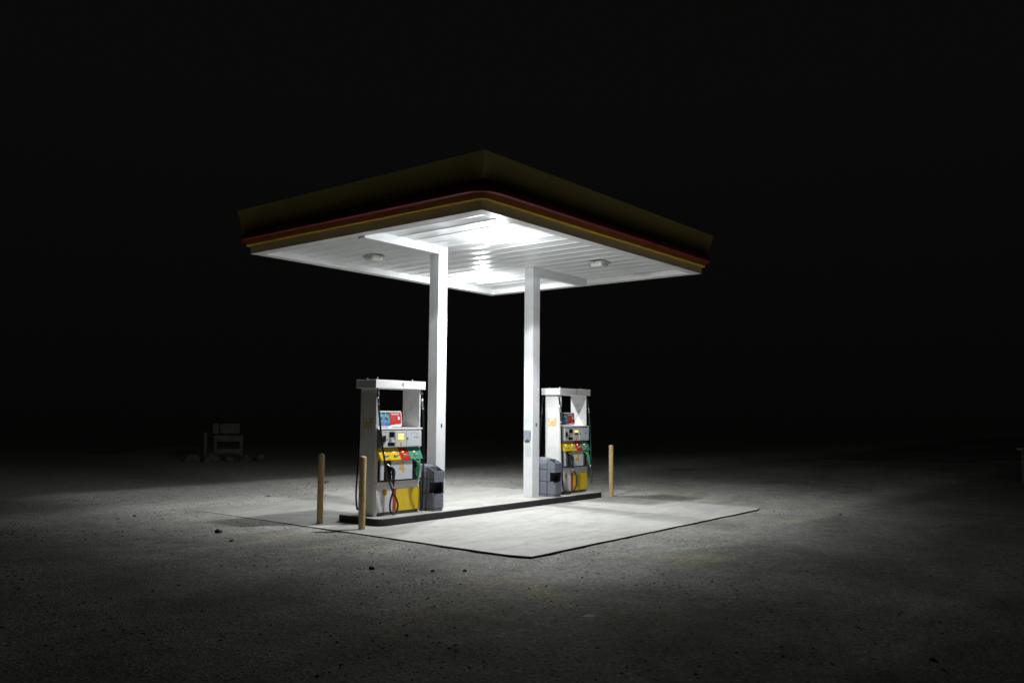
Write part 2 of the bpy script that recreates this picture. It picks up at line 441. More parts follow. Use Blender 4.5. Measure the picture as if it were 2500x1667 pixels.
# columns and outboard beams
CW, CDp = .246, .237
LX, RX, CY0 = -1.2269, 1.7184, .4357
for cx in (LX, RX):
    b = MB(); b.box(cx-ox, cx+CW-ox, CY0-oy, CY0+CDp-oy, IZ, CZ+.02, COLUMN, bev=.006)
    col = b.build('column', can)
    b = MB(); b.box(cx+.115-ox, cx+.155-ox, CY0-oy-.003, CY0-oy-.0005, 1.615, 1.685, mat('sticker_blue_grey', (.09, .08, .22), .6)); b.build('sticker', col)
    b = MB(); b.box(cx-.03-ox, cx+CW+.03-ox, CY0-oy-.03, CY0+CDp-oy+.03, IZ-.002, IZ+.006, mat('column_footing', (.42, .41, .38), .8, var=.15, scale=12), bev=.003); b.build('foot', col)
b = MB(); b.box(KX0+RW-.01-ox, LX-ox-.001, CY0+.004-oy, CY0+CDp-.06-oy, RZ-.035, CZ+.03, SOFFIT, bev=.004); b.build('beam', can)
b = MB(); b.box(RX+CW-ox+.001, KX1-RW+.01-ox, CY0+.004-oy, CY0+CDp-.06-oy, RZ-.035, CZ+.03, SOFFIT, bev=.004); b.build('beam', can)

# ------------------------------------------------------------------ canopy lamps
def lamp_mask(L_, lim, soft, gain):
    L_.use_nodes = True
    t = L_.node_tree; N, K = t.nodes, t.links
    em = N.get('Emission') or N.new('ShaderNodeEmission')
    tc = N.new('ShaderNodeTexCoord'); sp = N.new('ShaderNodeSeparateXYZ'); K.new(tc.outputs['Normal'], sp.inputs[0])
    def mth(op, a, b_=None, c=None):
        m = N.new('ShaderNodeMath'); m.operation = op
        for i_, v in enumerate((a, b_, c)):
            if v is None: continue
            if isinstance(v, (int, float)): m.inputs[i_].default_value = v
            else: K.new(v, m.inputs[i_])
        return m.outputs[0]
    az = mth('MAXIMUM', mth('ABSOLUTE', sp.outputs['Z']), .001)
    H_ = 4.8
    gx = mth('MULTIPLY', mth('DIVIDE', sp.outputs['X'], az), H_ * SGN[0]); gy = mth('MULTIPLY', mth('DIVIDE', sp.outputs['Y'], az), H_ * SGN[1])
    def fall(v, a, b_, flo=0.0):
        mr = N.new('ShaderNodeMapRange'); mr.interpolation_type = 'SMOOTHSTEP'; K.new(v, mr.inputs['Value'])
        mr.inputs['From Min'].default_value = a; mr.inputs['From Max'].default_value = b_
        mr.inputs['To Min'].default_value = 1; mr.inputs['To Max'].default_value = flo
        return mr.outputs['Result']
    (a0, a1), (b0, b1), (c0, c1), (d0, d1) = lim      # -x, +x, -y, +y cut-offs in metres on the ground
    m_ = mth('MULTIPLY', mth('MULTIPLY', fall(mth('MULTIPLY', gx, -1), a0, a1), fall(gx, b0, b1, .40)), mth('MULTIPLY', fall(mth('MULTIPLY', gy, -1), c0, c1), fall(gy, d0, d1, .12)))
    m_ = mth('MULTIPLY_ADD', m_, 1-soft, soft)
    # the refractor also throws light sideways and up against the soffit
    mu_ = N.new('ShaderNodeMapRange'); mu_.interpolation_type = 'SMOOTHSTEP'; K.new(sp.outputs['Z'], mu_.inputs['Value'])
    mu_.inputs['From Min'].default_value = -.10; mu_.inputs['From Max'].default_value = .04
    mu_.inputs['To Min'].default_value = 0; mu_.inputs['To Max'].default_value = UPLIGHT
    dn = N.new('ShaderNodeMath'); dn.operation = 'LESS_THAN'; K.new(sp.outputs['Z'], dn.inputs[0]); dn.inputs[1].default_value = 0
    gn = N.new('ShaderNodeMapRange'); gn.interpolation_type = 'SMOOTHSTEP'; K.new(gx, gn.inputs['Value'])
    gn.inputs['From Min'].default_value = -1; gn.inputs['From Max'].default_value = 3.5
    gn.inputs['To Min'].default_value = 1; gn.inputs['To Max'].default_value = gain
    m_ = mth('MULTIPLY', m_, gn.outputs['Result'])
    m_ = mth('ADD', mth('MULTIPLY', m_, dn.outputs[0]), mu_.outputs['Result'])
    K.new(m_, em.inputs['Strength'])
SGN = (1, 1); UPLIGHT = .12

def rounded_sq(h, r, n=5): return rrect(-h, h, -h, h, r, n)
def ceiling_light(x, y, lit, label):
    t = empty('ceiling_light', (x, y, CZ-.012)); setp(t, label, 'lamp', 'box lamps under the canopy')
    b = MB(); i = b.mi(HOUS); P = []
    for (h, z) in ((.13, 0), (.185, -.010), (.19, -.018), (.19, -.030), (.172, -.034)):
        P.append([b.bm.verts.new((a, c, z)) for a, c in rounded_sq(h, .05)])
    for A, B in zip(P[:-1], P[1:]):
        for k in range(len(A)):
            f = b.bm.faces.new([A[k], A[(k+1) % len(A)], B[(k+1) % len(A)], B[k]]); f.material_index = i
    f = b.bm.faces.new(P[-1]); f.material_index = b.mi(HOUS if lit else HOUSD)
    b.build('housing', t)
    b = MB(); P = []; m = LENS_ON if lit else LENS; i = b.mi(m)
    for (h, r_, z) in (((.194, .05, -.006), (.194, .05, -.034)) if lit else ()) + ((.155, .05, -.035), (.150, .05, -.05), (.135, .05, -.085), (.118, .05, -.100), (.08, .04, -.108)):  # lit lens gets an added glowing skirt, covering the housing's shaded edge
        P.append([b.bm.verts.new((a, c, z)) for a, c in rounded_sq(h, r_)])
    for A, B in zip(P[:-1], P[1:]):
        for k in range(len(A)):
            f = b.bm.faces.new([A[k], A[(k+1) % len(A)], B[(k+1) % len(A)], B[k]]); f.material_index = i; f.smooth = True
    f = b.bm.faces.new(P[-1]); f.material_index = i
    b.build('lens', t)
    b = MB()
    for sx in (-1, 1): b.cyl((sx*.195, 0), .012, -.035, -.008, SILV, 8)
    b.build('latch', t)
    if lit:
        ld = bpy.data.lights.new('lamp_light', 'POINT'); ld.energy = LAMP_W; ld.color = (.95, .98, 1.0); ld.shadow_soft_size = .07
        lamp_mask(ld, lit[:4], .045, lit[4])
        lo = bpy.data.objects.new('lamp_light', ld); C.objects.link(lo); lo.parent = t; lo.location = (0, 0, -.23)
    return t
ceiling_light(-1.3, -1.08, ((2.0, 6.8), (6.0, 9.0), (2.4, 6.6), (6.2, 7.8), 1.6), 'brightly lit canopy lamp nearest the camera, in front of the columns')
ceiling_light(2.05, 2.2, ((5.7, 7.8), (3.5, 9.5), (6.8, 7.8), (6.6, 7.7), 1.0), 'brightly lit canopy lamp at the far corner, behind the columns')
ceiling_light(-1.3, 2.2, None, 'unlit boxy canopy lamp left of both columns')
ceiling_light(2.0, -1.08, None, 'unlit boxy canopy lamp right of both columns')

# ------------------------------------------------------------------ fuel pumps
def pecten(b, cx, cz, s, y, m1, m2):
    """scalloped shell badge: red backing with a yellow fluted fan in front"""
    def out(k):
        p = []
        n = 7
        for j in range(n*4+1):
            a = math.radians(205-230*j/(n*4)) if False else math.radians(215-250*j/(n*4))
            r = k*(1+.04*abs(math.sin(math.pi*j/4)))
            p.append((cx+r*.97*math.cos(a), cz+r*math.sin(a)))
        p += [(cx+.42*k, cz-.86*k), (cx-.42*k, cz-.86*k)]
        return p[::-1]
    b.prism(out(s), y, y+.004, m2)
    b.prism(out(s*.86), y-.004, y, m1)
    for j in range(-2, 3):
        a = math.radians(90+j*27); w = .014*s
        d = Vector((math.cos(a), math.sin(a))); nrm = Vector((-d.y, d.x))
        p0 = Vector((cx, cz-.55*s)); p1 = Vector((cx, cz-.1*s))+d*s*.72
        q = [p0-nrm*w, p1-nrm*w, p1+nrm*w, p0+nrm*w]
        b.prism([(v.x, v.y) for v in q][::-1], y-.006, y-.004, m2)

def big_numeral(num, par, cx, cz):
    b = MB(); w, h, s_ = .150, .195, .034; y0, y1 = -.2885, -.2855
    x0, z0 = cx-w/2, cz-h/2
    def ribbon(pts, closed=False):
        P = [Vector(p) for p in pts]; L_, R_ = [], []
        for k, p in enumerate(P):
            a = P[k-1] if k else p; c = P[k+1] if k+1 < len(P) else p
            t_ = (c-a).normalized(); n_ = Vector((-t_.y, t_.x))*s_/2
            L_.append(p+n_); R_.append(p-n_)
        for k in range(len(P)-1):
            b.prism([tuple(L_[k]), tuple(L_[k+1]), tuple(R_[k+1]), tuple(R_[k])], y0, y1, GOLD)
    if num == '4':
        b.prism([(x0, z0+.050), (x0+w, z0+.050), (x0+w, z0+.050+s_*.9), (x0, z0+.050+s_*.9)], y0, y1, GOLD)
        b.prism([(x0+.082, z0), (x0+.082+s_, z0), (x0+.082+s_, z0+h), (x0+.082, z0+h)], y0-.0004, y1, GOLD)
        b.prism([(x0, z0+.060), (x0+s_*1.1, z0+.060), (x0+.112, z0+h-.001), (x0+.074, z0+h-.001)], y0-.0002, y1, GOLD)
    else:
        arc = [(cx+.052*math.cos(math.radians(a)), z0+h-.017-.052+.052*math.sin(math.radians(a))) for a in range(165, -46, -15)]
        ribbon(arc+[(cx+.010, z0+.085), (cx-.035, z0+.035), (cx-.050, z0+.012)])
        b.prism([(cx-.067, z0), (cx+.068, z0), (cx+.068, z0+s_*.9), (cx-.067, z0+s_*.9)], y0-.0003, y1, GOLD)
    b.build('numeral', par)

def build_pump(num, loc, label, lit2, hoses):
    t = empty('fuel_pump', loc); setp(t, label, 'fuel pump', 'fuel pumps on the island')
    bm_ = PUMPW
    # cap
    cap = one('cap', t, 'box', -.603, .603, -.258, .258, 2.185, 2.33, bm_, .006)
    text('numeral', num, .115, INK, cap, (.03, -.2595, 2.258), FRONT, .001, .75, .003)
    b = MB()
    for (x, y, r_) in ((-.50, -.18, 0), (-.42, .17, .8), (.42, -.10, .5)):
        Mx = Matrix.Translation((x, y, 2.33)) @ Matrix.Rotation(r_, 4, 'Z')
        ring = [Mx @ Vector((.019*math.cos(a), 0, .018+.019*math.sin(a))) for a in [math.radians(-80+k*34) for k in range(11)]]
        b.tube(ring, .004, SILV, 6, 2)
    b.build('lifting_eye', cap)
    # side towers
    for sx in (-1, 1):
        b = MB(); xo, xi = sx*.545, sx*.490
        r_ = .045
        pl = [(xi, -.215), (xo-sx*r_, -.215), (xo-sx*.012, -.20), (xo, -.215+r_), (xo, .215-r_), (xo-sx*.012, .20), (xo-sx*r_, .215), (xi, .215)]
        b.prism(pl, .0, 2.186, bm_, 0, 'z')
        tw = b.build('side_panel', t)
        one('seam', tw, 'box', min(sx*.5455, sx*.5465), max(sx*.5455, sx*.5465), -.17, .17, 1.018, 1.022, INKL)
        if sx < 0:
            text('lettering', 'Self', .255, GOLD, tw, (-.5465, 0.0, 1.575), LEFT, .001, .66, .005)
        else:
            text('lettering', 'Self', .255, GOLD, tw, (.5465, 0.0, 1.575), (math.pi/2, 0, math.pi/2), .001, .62, .003)
            # faded notice on the inner face
            b = MB()
            for k, (w_, h_) in enumerate(((.07, .010), (.06, .006), (.05, .004), (.05, .004), (.05, .004), (.06, .010), (.075, .012))):
                b.box(.4870, .4895, -w_/2, w_/2, 1.96-k*.026, 1.96-k*.026+h_, INKL)
            b.box(.4868, .4895, -.034, -.029, 1.82, 1.945, INKL); b.box(.4868, .4895, .029, .034, 1.82, 1.945, INKL)
            b.build('notice', tw)
    # core frame between towers
    b = MB(); b.box(-.489, .489, -.205, .205, .055, 1.468, DARK); b.build('frame', t)
    b = MB(); b.box(-.489, .489, -.2605, .23, 1.470, 1.502, bm_, .006); b.box(-.540, .540, -.262, -.217, 1.471, 1.501, bm_, .006); b.build('shelf', t)
    # upper cabinet sides (grey returns) hung in front of the frame
    one('cabinet_shell', t, 'box', -.515, .49, -.285, -.206, 1.165, 1.462, GREYF, .01)
    # control panel: three doors
    cp = one('card_door', t, 'box', -.492, -.165, -.302, -.286, 1.172, 1.448, CREAM, .004)
    one('screen', cp, 'box', -.318, -.188, -.3055, -.3025, 1.342, 1.432, BLACKG, .002)
    one('card_reader', cp, 'box', -.462, -.405, -.325, -.3025, 1.262, 1.372, BLACK, .006)
    b = MB()
    for i_ in range(3):
        for j_ in range(4): b.box(-.318+i_*.020, -.303+i_*.020, -.3065, -.3025, 1.262+j_*.017, 1.275+j_*.017, INK)
    b.build('keypad', cp)
    one('receipt_tray', cp, 'box', -.345, -.180, -.3055, -.3025, 1.190, 1.252, BLACKG, .002)
    b = MB(); b.box(-.205, -.192, -.306, -.3025, 1.295, 1.335, DARK); b.box(-.37, -.35, -.306, -.3025, 1.295, 1.31, DARK)
    for k in range(5): b.box(-.338, -.330, -.306, -.3025, 1.345+k*.018, 1.350+k*.018, INKL); b.box(-.180, -.172, -.306, -.3025, 1.345+k*.018, 1.350+k*.018, INKL)
    b.box(-.44, -.34, -.3055, -.3025, 1.436, 1.441, INKL); b.box(-.30, -.20, -.3055, -.3025, 1.438, 1.442, INKL)
    b.build('marking', cp)
    dp = one('display_door', t, 'box', -.158, .092, -.302, -.286, 1.172, 1.448, CREAM, .004)
    one('display', dp, 'box', -.095, .025, -.3055, -.3025, 1.362, 1.395, LIT, .003)
    one('display', dp, 'box', -.095, .025, -.3055, -.3025, 1.306, 1.338, LIT if lit2 else BLACKG, .003)
    b = MB(); b.box(-.040, -.034, -.3055, -.3025, 1.20, 1.252, DARK); b.prism([(-.047, 1.19), (-.030, 1.19), (-.026, 1.214), (-.040, 1.222)], -.3056, -.3025, DARK)
    b.build('pictogram', dp)
    kd = one('key_door', t, 'box', .100, .470, -.302, -.286, 1.172, 1.448, PANEL, .004)
    b = MB(); b.cyl((.125, 1.315), .015, -.309, -.3025, DARK, 14, ax='y'); b.build('lock', kd)
    b = MB()
    for k in range(3): b.cyl((.300+k*.040, 1.335), .009, -.3055, -.3025, DARK, 10, ax='y')
    for (x0, x1, z) in ((.20, .24, 1.40), (.33, .37, 1.40), (.26, .33, 1.432), (.15, .26, 1.19), (.31, .43, 1.19), (.20, .24, 1.394), (.33, .37, 1.394)): b.box(x0, x1, -.3045, -.3025, z, z+.004, INKL)
    b.build('marking', kd)
    # slanted grade band: profile recessed under the doors, coming forward to its lower edge
    zt, zm, zb = 1.160, 1.105, .948
    def band(name, x0, x1, m, x0b=None, x1b=None):
        x0b = x0 if x0b is None else x0b; x1b = x1 if x1b is None else x1b
        b = MB()
        pr = [(-.206, zt), (-.236, zt), (-.262, zm), (-.318, zb), (-.206, zb)]
        A = [b.bm.verts.new((x0+(x0b-x0)*(zt-z)/(zt-zb), y, z)) for y, z in pr]
        B = [b.bm.verts.new((x1+(x1b-x1)*(zt-z)/(zt-zb), y, z)) for y, z in pr]
        b.bm.faces.new(A); b.bm.faces.new(B[::-1])
        for k in range(5): b.bm.faces.new([A[k], B[k], B[(k+1) % 5], A[(k+1) % 5]])
        b._fin(A+B, m, .003, 1)
        return b.build(name, t)
    gy = band('yellow_grade_panel', -.528, -.060, YEL, -.505, -.030)
    gr = band('red_grade_panel', -.058, .165, RED, -.028, .200)
    gg = band('green_grade_panel', .167, .478, GRN, .202, .505)
    tilt = math.atan2(.056, .157)
    def place(z): return -.262-(.056)*(zm-z)/(zm-zb)
    def plate(name, par, x0, x1, z0, z1, m, th=.004, disc=False):
        zc, xc = (z0+z1)/2, (x0+x1)/2
        Mx = Matrix.Translation((xc, place(zc)-.001, zc)) @ Matrix.Rotation(tilt, 4, 'X')
        b = MB()
        if disc:
            r_ = (x1-x0)/2; n = 18
            A = [b.bm.verts.new(Mx @ Vector((r_*math.cos(2*math.pi*k/n), 0, r_*1.1*math.sin(2*math.pi*k/n)))) for k in range(n)]
            B = [b.bm.verts.new(Mx @ Vector((r_*math.cos(2*math.pi*k/n), -th, r_*1.1*math.sin(2*math.pi*k/n)))) for k in range(n)]
            b.bm.faces.new(A); b.bm.faces.new(B[::-1])
            for k in range(n): b.bm.faces.new([A[k], B[k], B[(k+1) % n], A[(k+1) % n]])
            b._fin(A+B, m)
        else:
            b.box(-(x1-x0)/2, (x1-x0)/2, -th, 0, -(z1-z0)/2, (z1-z0)/2, m, 0, Mx)
        return b.build(name, par)
    for (par, x) in ((gy, -.405), (gy, -.170), (gr, .040), (gg, .315)):
        plate('price_light', par, x-.020, x+.022, 1.068, 1.092, LITS)
        xb = x+.022
        k_ = plate('button_shadow', par, xb-.038, xb+.036, .988, 1.038, DARK, .010)  # dark plate under the button, painted in as its shadow
        plate('button', par, xb-.034, xb+.038, 1.000, 1.046, BUT, .020)
        plate('grade_sticker', par, xb+.052, xb+.098, .998, 1.042, STICK, .003, True)
    plate('label', gg, .215, .285, .958, .992, STICK, .003)
    plate('label', gg, .215, .285, 1.005, 1.03, PANEL, .003)
    plate('label', gy, -.36, -.27, .955, .966, mat('olive_ink', (.25, .2, .03), .6), .002)
    # number panel and nozzle boots
    b = MB(); b.box(-.49, .48, -.262, -.206, .595, .948, DARK); b.build('boot_recess', t)
    npn = one('number_panel', t, 'box', -.242, .275, -.285, -.263, .605, .944, PANEL, .006)
    big_numeral(num, npn, .022, .828)
    one('side_strip', t, 'box', -.485, -.405, -.285, -.263, .612, .944, PANEL, .004)
    one('side_strip', t, 'box', .425, .482, -.285, -.263, .612, .944, CREAM, .004)
    for x in (-.325, .35):
        b = MB(); b.box(x-.05, x+.05, -.30, -.263, .62, .70, DARK, .01); b.box(x-.055, x-.045, -.31, -.263, .62, .86, DARK); b.box(x+.045, x+.055, -.31, -.263, .62, .86, DARK); b.build('nozzle_boot', t)
    # lower cabinet
    lc = one('lower_cabinet', t, 'box', -.522, .522, -.224, .224, .060, .536, bm_, .006)
    one('cabinet_lid', t, 'box', -.525, .525, -.236, .236, .540, .580, bm_, .006)
    one('yellow_decal', lc, 'box', -.055, .512, -.2265, -.2245, .066, .452, YEL)
    one('red_decal', lc, 'box', -.135, -.0555, -.2265, -.2245, .066, .452, RED)
    b = MB(); pecten(b, -.322, .395, .053, -.229, YEL, RED); b.build('shell_badge', lc)
    one('plinth', t, 'box', -.49, .49, -.205, .205, 0, .060, PLINTH, .003)
    # advertising sign on the shelf
    ad = empty('ad_sign', (0, -.16, 1.502)); ad.parent = t; ad.rotation_euler = (-math.radians(6), 0, 0)
    def rp(x0, x1, z0, z1, r): return [(p[0], p[1]) for p in rrect(x0, x1, z0, z1, r, 5)]
    b = MB(); b.prism(rp(-.470, .122, .015, .295, .035), 0, .018, bm_); b.box(-.22, -.12, -.01, .05, 0, .02, bm_); b.build('board', ad)
    b = MB(); b.box(-.450, -.172, -.003, -.0005, .085, .275, SHBLUE)
    b.box(-.450, -.172, -.0035, -.003, .235, .275, SHDARK)
    for xx_ in (-.37, -.25):
        sgn = 1 if xx_ < -.3 else -1
        b.box(xx_-.004+sgn*.01, xx_+.004+sgn*.01, -.0045, -.0035, .19, .275, PANEL)
        b.prism([(xx_-.045*sgn, .130), (xx_+.03*sgn, .145), (xx_+.03*sgn, .165), (xx_, .20), (xx_-.012*sgn, .17), (xx_-.05*sgn, .145)], -.005, -.0035, SHDARK)
    b.box(-.450, -.172, -.003, -.0005, .034, .084, SHBLUE2)
    b.box(-.355, -.275, -.0045, -.003, .05, .068, mat('sign_pink', (.55, .16, .25), .5)); b.build('picture', ad)
    b = MB(); b.prism([(-.170, .045), (-.02, .065), (.095, .07), (.105, .08), (.105, .26), (.09, .275), (-.170, .275)], -.003, -.0005, SHRED)
    for (x0, x1, z) in ((-.14, .07, .243), (-.12, .05, .227)): b.box(x0, x1, -.0045, -.003, z, z+.008, STICK)
    for k in range(7): b.box(-.14, .01-(k % 3)*.02, -.0045, -.003, .200-k*.016, .204-k*.016, mat('sign_text_pink', (.62, .18, .14), .6))
    b.box(.03, .07, -.0045, -.003, .14, .20, STICK); b.build('text_panel', ad)
    # nozzles
    def nozzle(bx, bz, m, flip, y=-.345, lean=0.0):
        e = empty('nozzle', (bx, y, bz)); e.parent = t; e.rotation_euler = (0, lean, 0)
        b = MB()
        b.tube([(-.105, .06, .105), (-.075, .03, .085), (-.035, 0, .04), (-.02, 0, .02)], .0115, SILV, 10, 5); b.build('spout', e)
        b = MB()
        b.tube([(-.055, .012, .062), (-.02, 0, .02), (.0, 0, -.04), (.008, 0, -.12), (.012, 0, -.205), (.016, 0, -.235)], .02, m, 10, 5, rads=[.020, .034, .036, .024, .021, .015]); b.build('grip', e)
        b = MB(); b.tube([(-.03, -.0, -.02), (-.055, 0, -.07), (-.055, 0, -.13), (-.03, 0, -.19), (.008, 0, -.205)], .008, m if flip else BLACK, 8, 5)
        b.tube([(-.01, 0, -.06), (-.03, 0, -.10), (-.028, 0, -.15)], .006, SILV, 6, 4)
        b.build('trigger_guard', e)
        b = MB(); b.cyl((.016, 0), .019, -.30, -.235, SILV, 12); b.build('swivel', e)
        return e
    nz = hoses['nozzles']
    nozzle(nz[0][0], nz[0][1], BLACK, False, nz[0][2], nz[0][3]); nozzle(nz[1][0], nz[1][1], NGREEN, True, nz[1][2], nz[1][3])
    for (pp, mm, r_) in hoses['hoses']:
        b = MB(); b.tube(pp, r_, mm, 10, 8); h = b.build('hose', t)
    b = MB()
    for (pp) in hoses['fittings']: b.tube(pp, .017, SILV, 10, 3)
    b.build('hose_fitting', t)
    return t

H4 = dict(
    nozzles=[(-.235, .765, -.345, .05), (.372, .845, -.345, .10)],
    hoses=[
        ([(-.515, -.20, 2.18), (-.525, -.232, 2.03), (-.530, -.25, 1.89), (-.520, -.30, 1.52), (-.485, -.345, 1.09), (-.385, -.36, .68), (-.265, -.37, .41), (-.19, -.375, .29), (-.155, -.38, .18), (-.178, -.375, .08), (-.242, -.37, .032), (-.305, -.365, .075), (-.322, -.36, .18), (-.295, -.355, .30), (-.250, -.352, .40), (-.224, -.348, .47)], BLACK, .0165),
        ([(.565, -.19, 2.16), (.575, -.20, 2.0), (.572, -.24, 1.7), (.560, -.27, 1.2), (.535, -.29, .7), (.52, -.30, .3), (.505, -.31, .07), (.485, -.31, .03), (.462, -.32, .09), (.440, -.33, .35), (.400, -.345, .555)], BLACK, .0145),
        ([(-.50, .235, 2.16), (-.50, .24, 1.9), (-.51, .25, 1.3), (-.52, .262, .8), (-.53, .275, .35), (-.49, .28, .09), (-.42, .28, .2), (-.38, .27, .5)], BLACK, .0165),
    ],
    fittings=[[(-.525, -.232, 2.03), (-.530, -.249, 1.90)], [(-.515, -.205, 2.17), (-.518, -.21, 2.12)], [(.575, -.20, 2.02), (.573, -.23, 1.83)], [(.566, -.195, 2.15), (.57, -.20, 2.10)]])
H2 = dict(
    nozzles=[(-.245, .800, -.345, .10), (.345, .850, -.365, -.25)],
    hoses=[
        ([(-.565, -.19, 2.16), (-.575, -.23, 1.95), (-.585, -.27, 1.5), (-.60, -.30, 1.0), (-.62, -.33, .6), (-.655, -.36, .30), (-.62, -.37, .14), (-.53, -.375, .055), (-.423, -.375, .035), (-.30, -.375, .05), (-.20, -.375, .12), (-.135, -.37, .225), (-.115, -.365, .34), (-.140, -.36, .43), (-.190, -.352, .50)], BLACK, .0165),
        ([(.565, -.19, 2.16), (.578, -.22, 1.9), (.575, -.27, 1.3), (.560, -.30, .8), (.53, -.31, .40), (.50, -.34, .24), (.47, -.37, .23), (.485, -.375, .35), (.482, -.372, .48), (.462, -.368, .555)], mat('green_hose', (.02, .06, .045), .4), .0145),
        ([(-.565, .24, 2.16), (-.585, .26, 1.9), (-.58, .30, 1.3), (-.57, .34, .8), (-.56, .345, .3), (-.52, .34, .09), (-.46, .32, .2), (-.42, .30, .5)], BLACK, .0165),
    ],
    fittings=[[(-.575, -.23, 1.95), (-.582, -.26, 1.80)], [(-.566, -.192, 2.155), (-.57, -.20, 2.08)], [(-.585, -.27, 1.60), (-.588, -.275, 1.50)], [(.578, -.22, 1.92), (.577, -.24, 1.80)], [(-.575, .262, 1.95), (-.575, .272, 1.75)]])
CYM = .5544
build_pump('4', (-2.270, CYM, IZ), 'white fuel pump number 4, on the left end of the island', True, H4)
build_pump('2', (3.140, CYM, IZ), 'white fuel pump number 2, on the right end of the island', False, H2)

# ------------------------------------------------------------------ squeegee bins beside the columns
def service_bin(loc, label):
    t = empty('service_bin', loc); setp(t, label, 'waste bin', 'grey waste and squeegee bins beside the columns')
    # rear bin body
    b = MB()
    b.box(-.160, .160, .205, .66, .0, .045, BINB, .012)
    b.box(-.165, .165, .200, .665, .050, .315, BINB, .018)
    b.box(-.165, .165, .200, .665, .322, .568, BINB, .018)
    b.box(-.168, .168, .198, .668, .575, .735, BINB, .022)
    b.build('body', t)
    b = MB()
    pr = [(.20, .735), (.215, .775), (.26, .81), (.33, .825), (.53, .825), (.60, .81), (.645, .775), (.66, .735)]
    A = [b.bm.verts.new((-.135+(.03 if z > .8 else 0), y, z)) for y, z in pr]; B = [b.bm.verts.new((.135-(.03 if z > .8 else 0), y, z)) for y, z in pr]
    b.bm.faces.new(A); b.bm.faces.new(B[::-1])
    for k in range(len(pr)): b.bm.faces.new([A[k], B[k], B[(k+1) % len(pr)], A[(k+1) % len(pr)]])
    b._fin(A+B, BINB, .012, 2); b.build('hood', t)
    # front module: foot, water bucket with an opening, niche, hopper with slanted opening
    def ctr(w, y0, y1, c): return [(-w, y1), (-w, y0+c), (-w+c, y0), (w-c, y0), (w, y0+c), (w, y1)]
    b = MB()
    b.prism(ctr(.130, .006, .198, .03)[::-1], 0, .045, BINB, .006, 'z')
    b.prism(ctr(.137, .0, .198, .03)[::-1], .05, .270, BINB, .010, 'z')
    # bucket rim as four walls around an open top
    for (x0, x1, y0, y1) in ((-.137, -.105, .03, .198), (.105, .137, .03, .198), (-.105, .105, .0, .028), (-.105, .105, .17, .198)):
        b.box(x0, x1, y0, y1, .268, .305 if y1 < .1 else .325, BINB, .006)
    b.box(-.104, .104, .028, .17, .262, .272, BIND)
    b.build('bucket', t)
    b = MB()
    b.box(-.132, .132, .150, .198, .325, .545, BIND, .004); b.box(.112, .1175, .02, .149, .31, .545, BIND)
    b.box(-.137, -.118, .130, .198, .300, .56, BINB, .004); b.box(.118, .137, .015, .198, .300, .56, BINB, .004)
    b.build('niche', t)
    b = MB()
    b.prism(ctr(.142, -.008, .198, .03)[::-1], .515, .565, BINB, .010, 'z')
    # hopper walls, higher at the back
    w = .137
    b.hexa([(-w, 0, .57), (-w, 0, .712), (-w, .198, .57), (-w, .198, .80), (-w+.022, 0, .57), (-w+.022, 0, .712), (-w+.022, .198, .57), (-w+.022, .198, .80)], BINB, .004)
    b.hexa([(w-.022, 0, .57), (w-.022, 0, .712), (w-.022, .198, .57), (w-.022, .198, .80), (w, 0, .57), (w, 0, .712), (w, .198, .57), (w, .198, .80)], BINB, .004)
    b.box(-w+.018, w-.018, -.003, .020, .57, .716, BINB, .004)
    b.box(-w+.018, w-.018, .178, .199, .57, .797, BINB, .004)
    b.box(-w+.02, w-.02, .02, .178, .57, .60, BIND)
    b.build('hopper', t)
    return t
service_bin((-1.425, .150, IZ), 'dark grey waste and squeegee bin beside pump 4, shaded')
service_bin((2.170, .075, IZ), 'grey waste and squeegee bin between the right column and pump 2')

# items on the right column (left-facing side)
b = MB()
b.box(RX-.0025, RX-.0006, .450, .655, 1.66, 2.0, STICK)
nb = setp(b.build('notice_sheet'), 'white printed notice on the right column above the grey dispenser', 'notice', 'notices on the right column')
b = MB()
for k, z in enumerate((1.965, 1.945, 1.915, 1.885, 1.872, 1.859, 1.835, 1.822, 1.80, 1.787, 1.774, 1.75, 1.737, 1.715, 1.70)):
    b.box(RX-.0040, RX-.0028, .475+.01*(k % 3), .625-.008*(k % 4), z, z+(.008 if k < 3 else .003), INKF)
    if k % 4 == 0: b.box(RX-.0040, RX-.0028, .638, .648, z-.003, z+.009, INKL)
b.build('print', nb)
b = MB()
b.box(RX-.0025, RX-.0006, .462, .640, .960, 1.285, STICK)
nb = setp(b.build('notice_sheet'), 'white printed notice on the right column below the grey dispenser', 'notice', 'notices on the right column')
b = MB()
z = 1.26
for blk in (2, 5, 6, 4, 4):
    for k in range(blk): b.box(RX-.0040, RX-.0028, .475, .628-.01*(k % 3), z, z+.0030, INKF); z -= .010
    z -= .018
b.build('print', nb)
t = empty('towel_dispenser', (RX, .55, 1.32)); setp(t, 'grey rounded dispenser box on the left face of the right column', 'dispenser')
b = MB(); pts_ = rrect(-.078, .078, 0, .215, .03, 5); b.prism([(p[0], p[1]) for p in pts_], -.055, -.002, DISP, .006, 'x'); b.build('case', t)
b = MB(); b.tube([(-.05, .058, .06), (-.055, .02, .015), (-.055, -.03, .012), (-.055, -.055, .05)], .005, SILV, 6, 4); b.box(-.035, -.012, -.03, .035, -.018, .004, mat('dispenser_tray', (.05, .05, .22), .4)); b.build('lip', t)

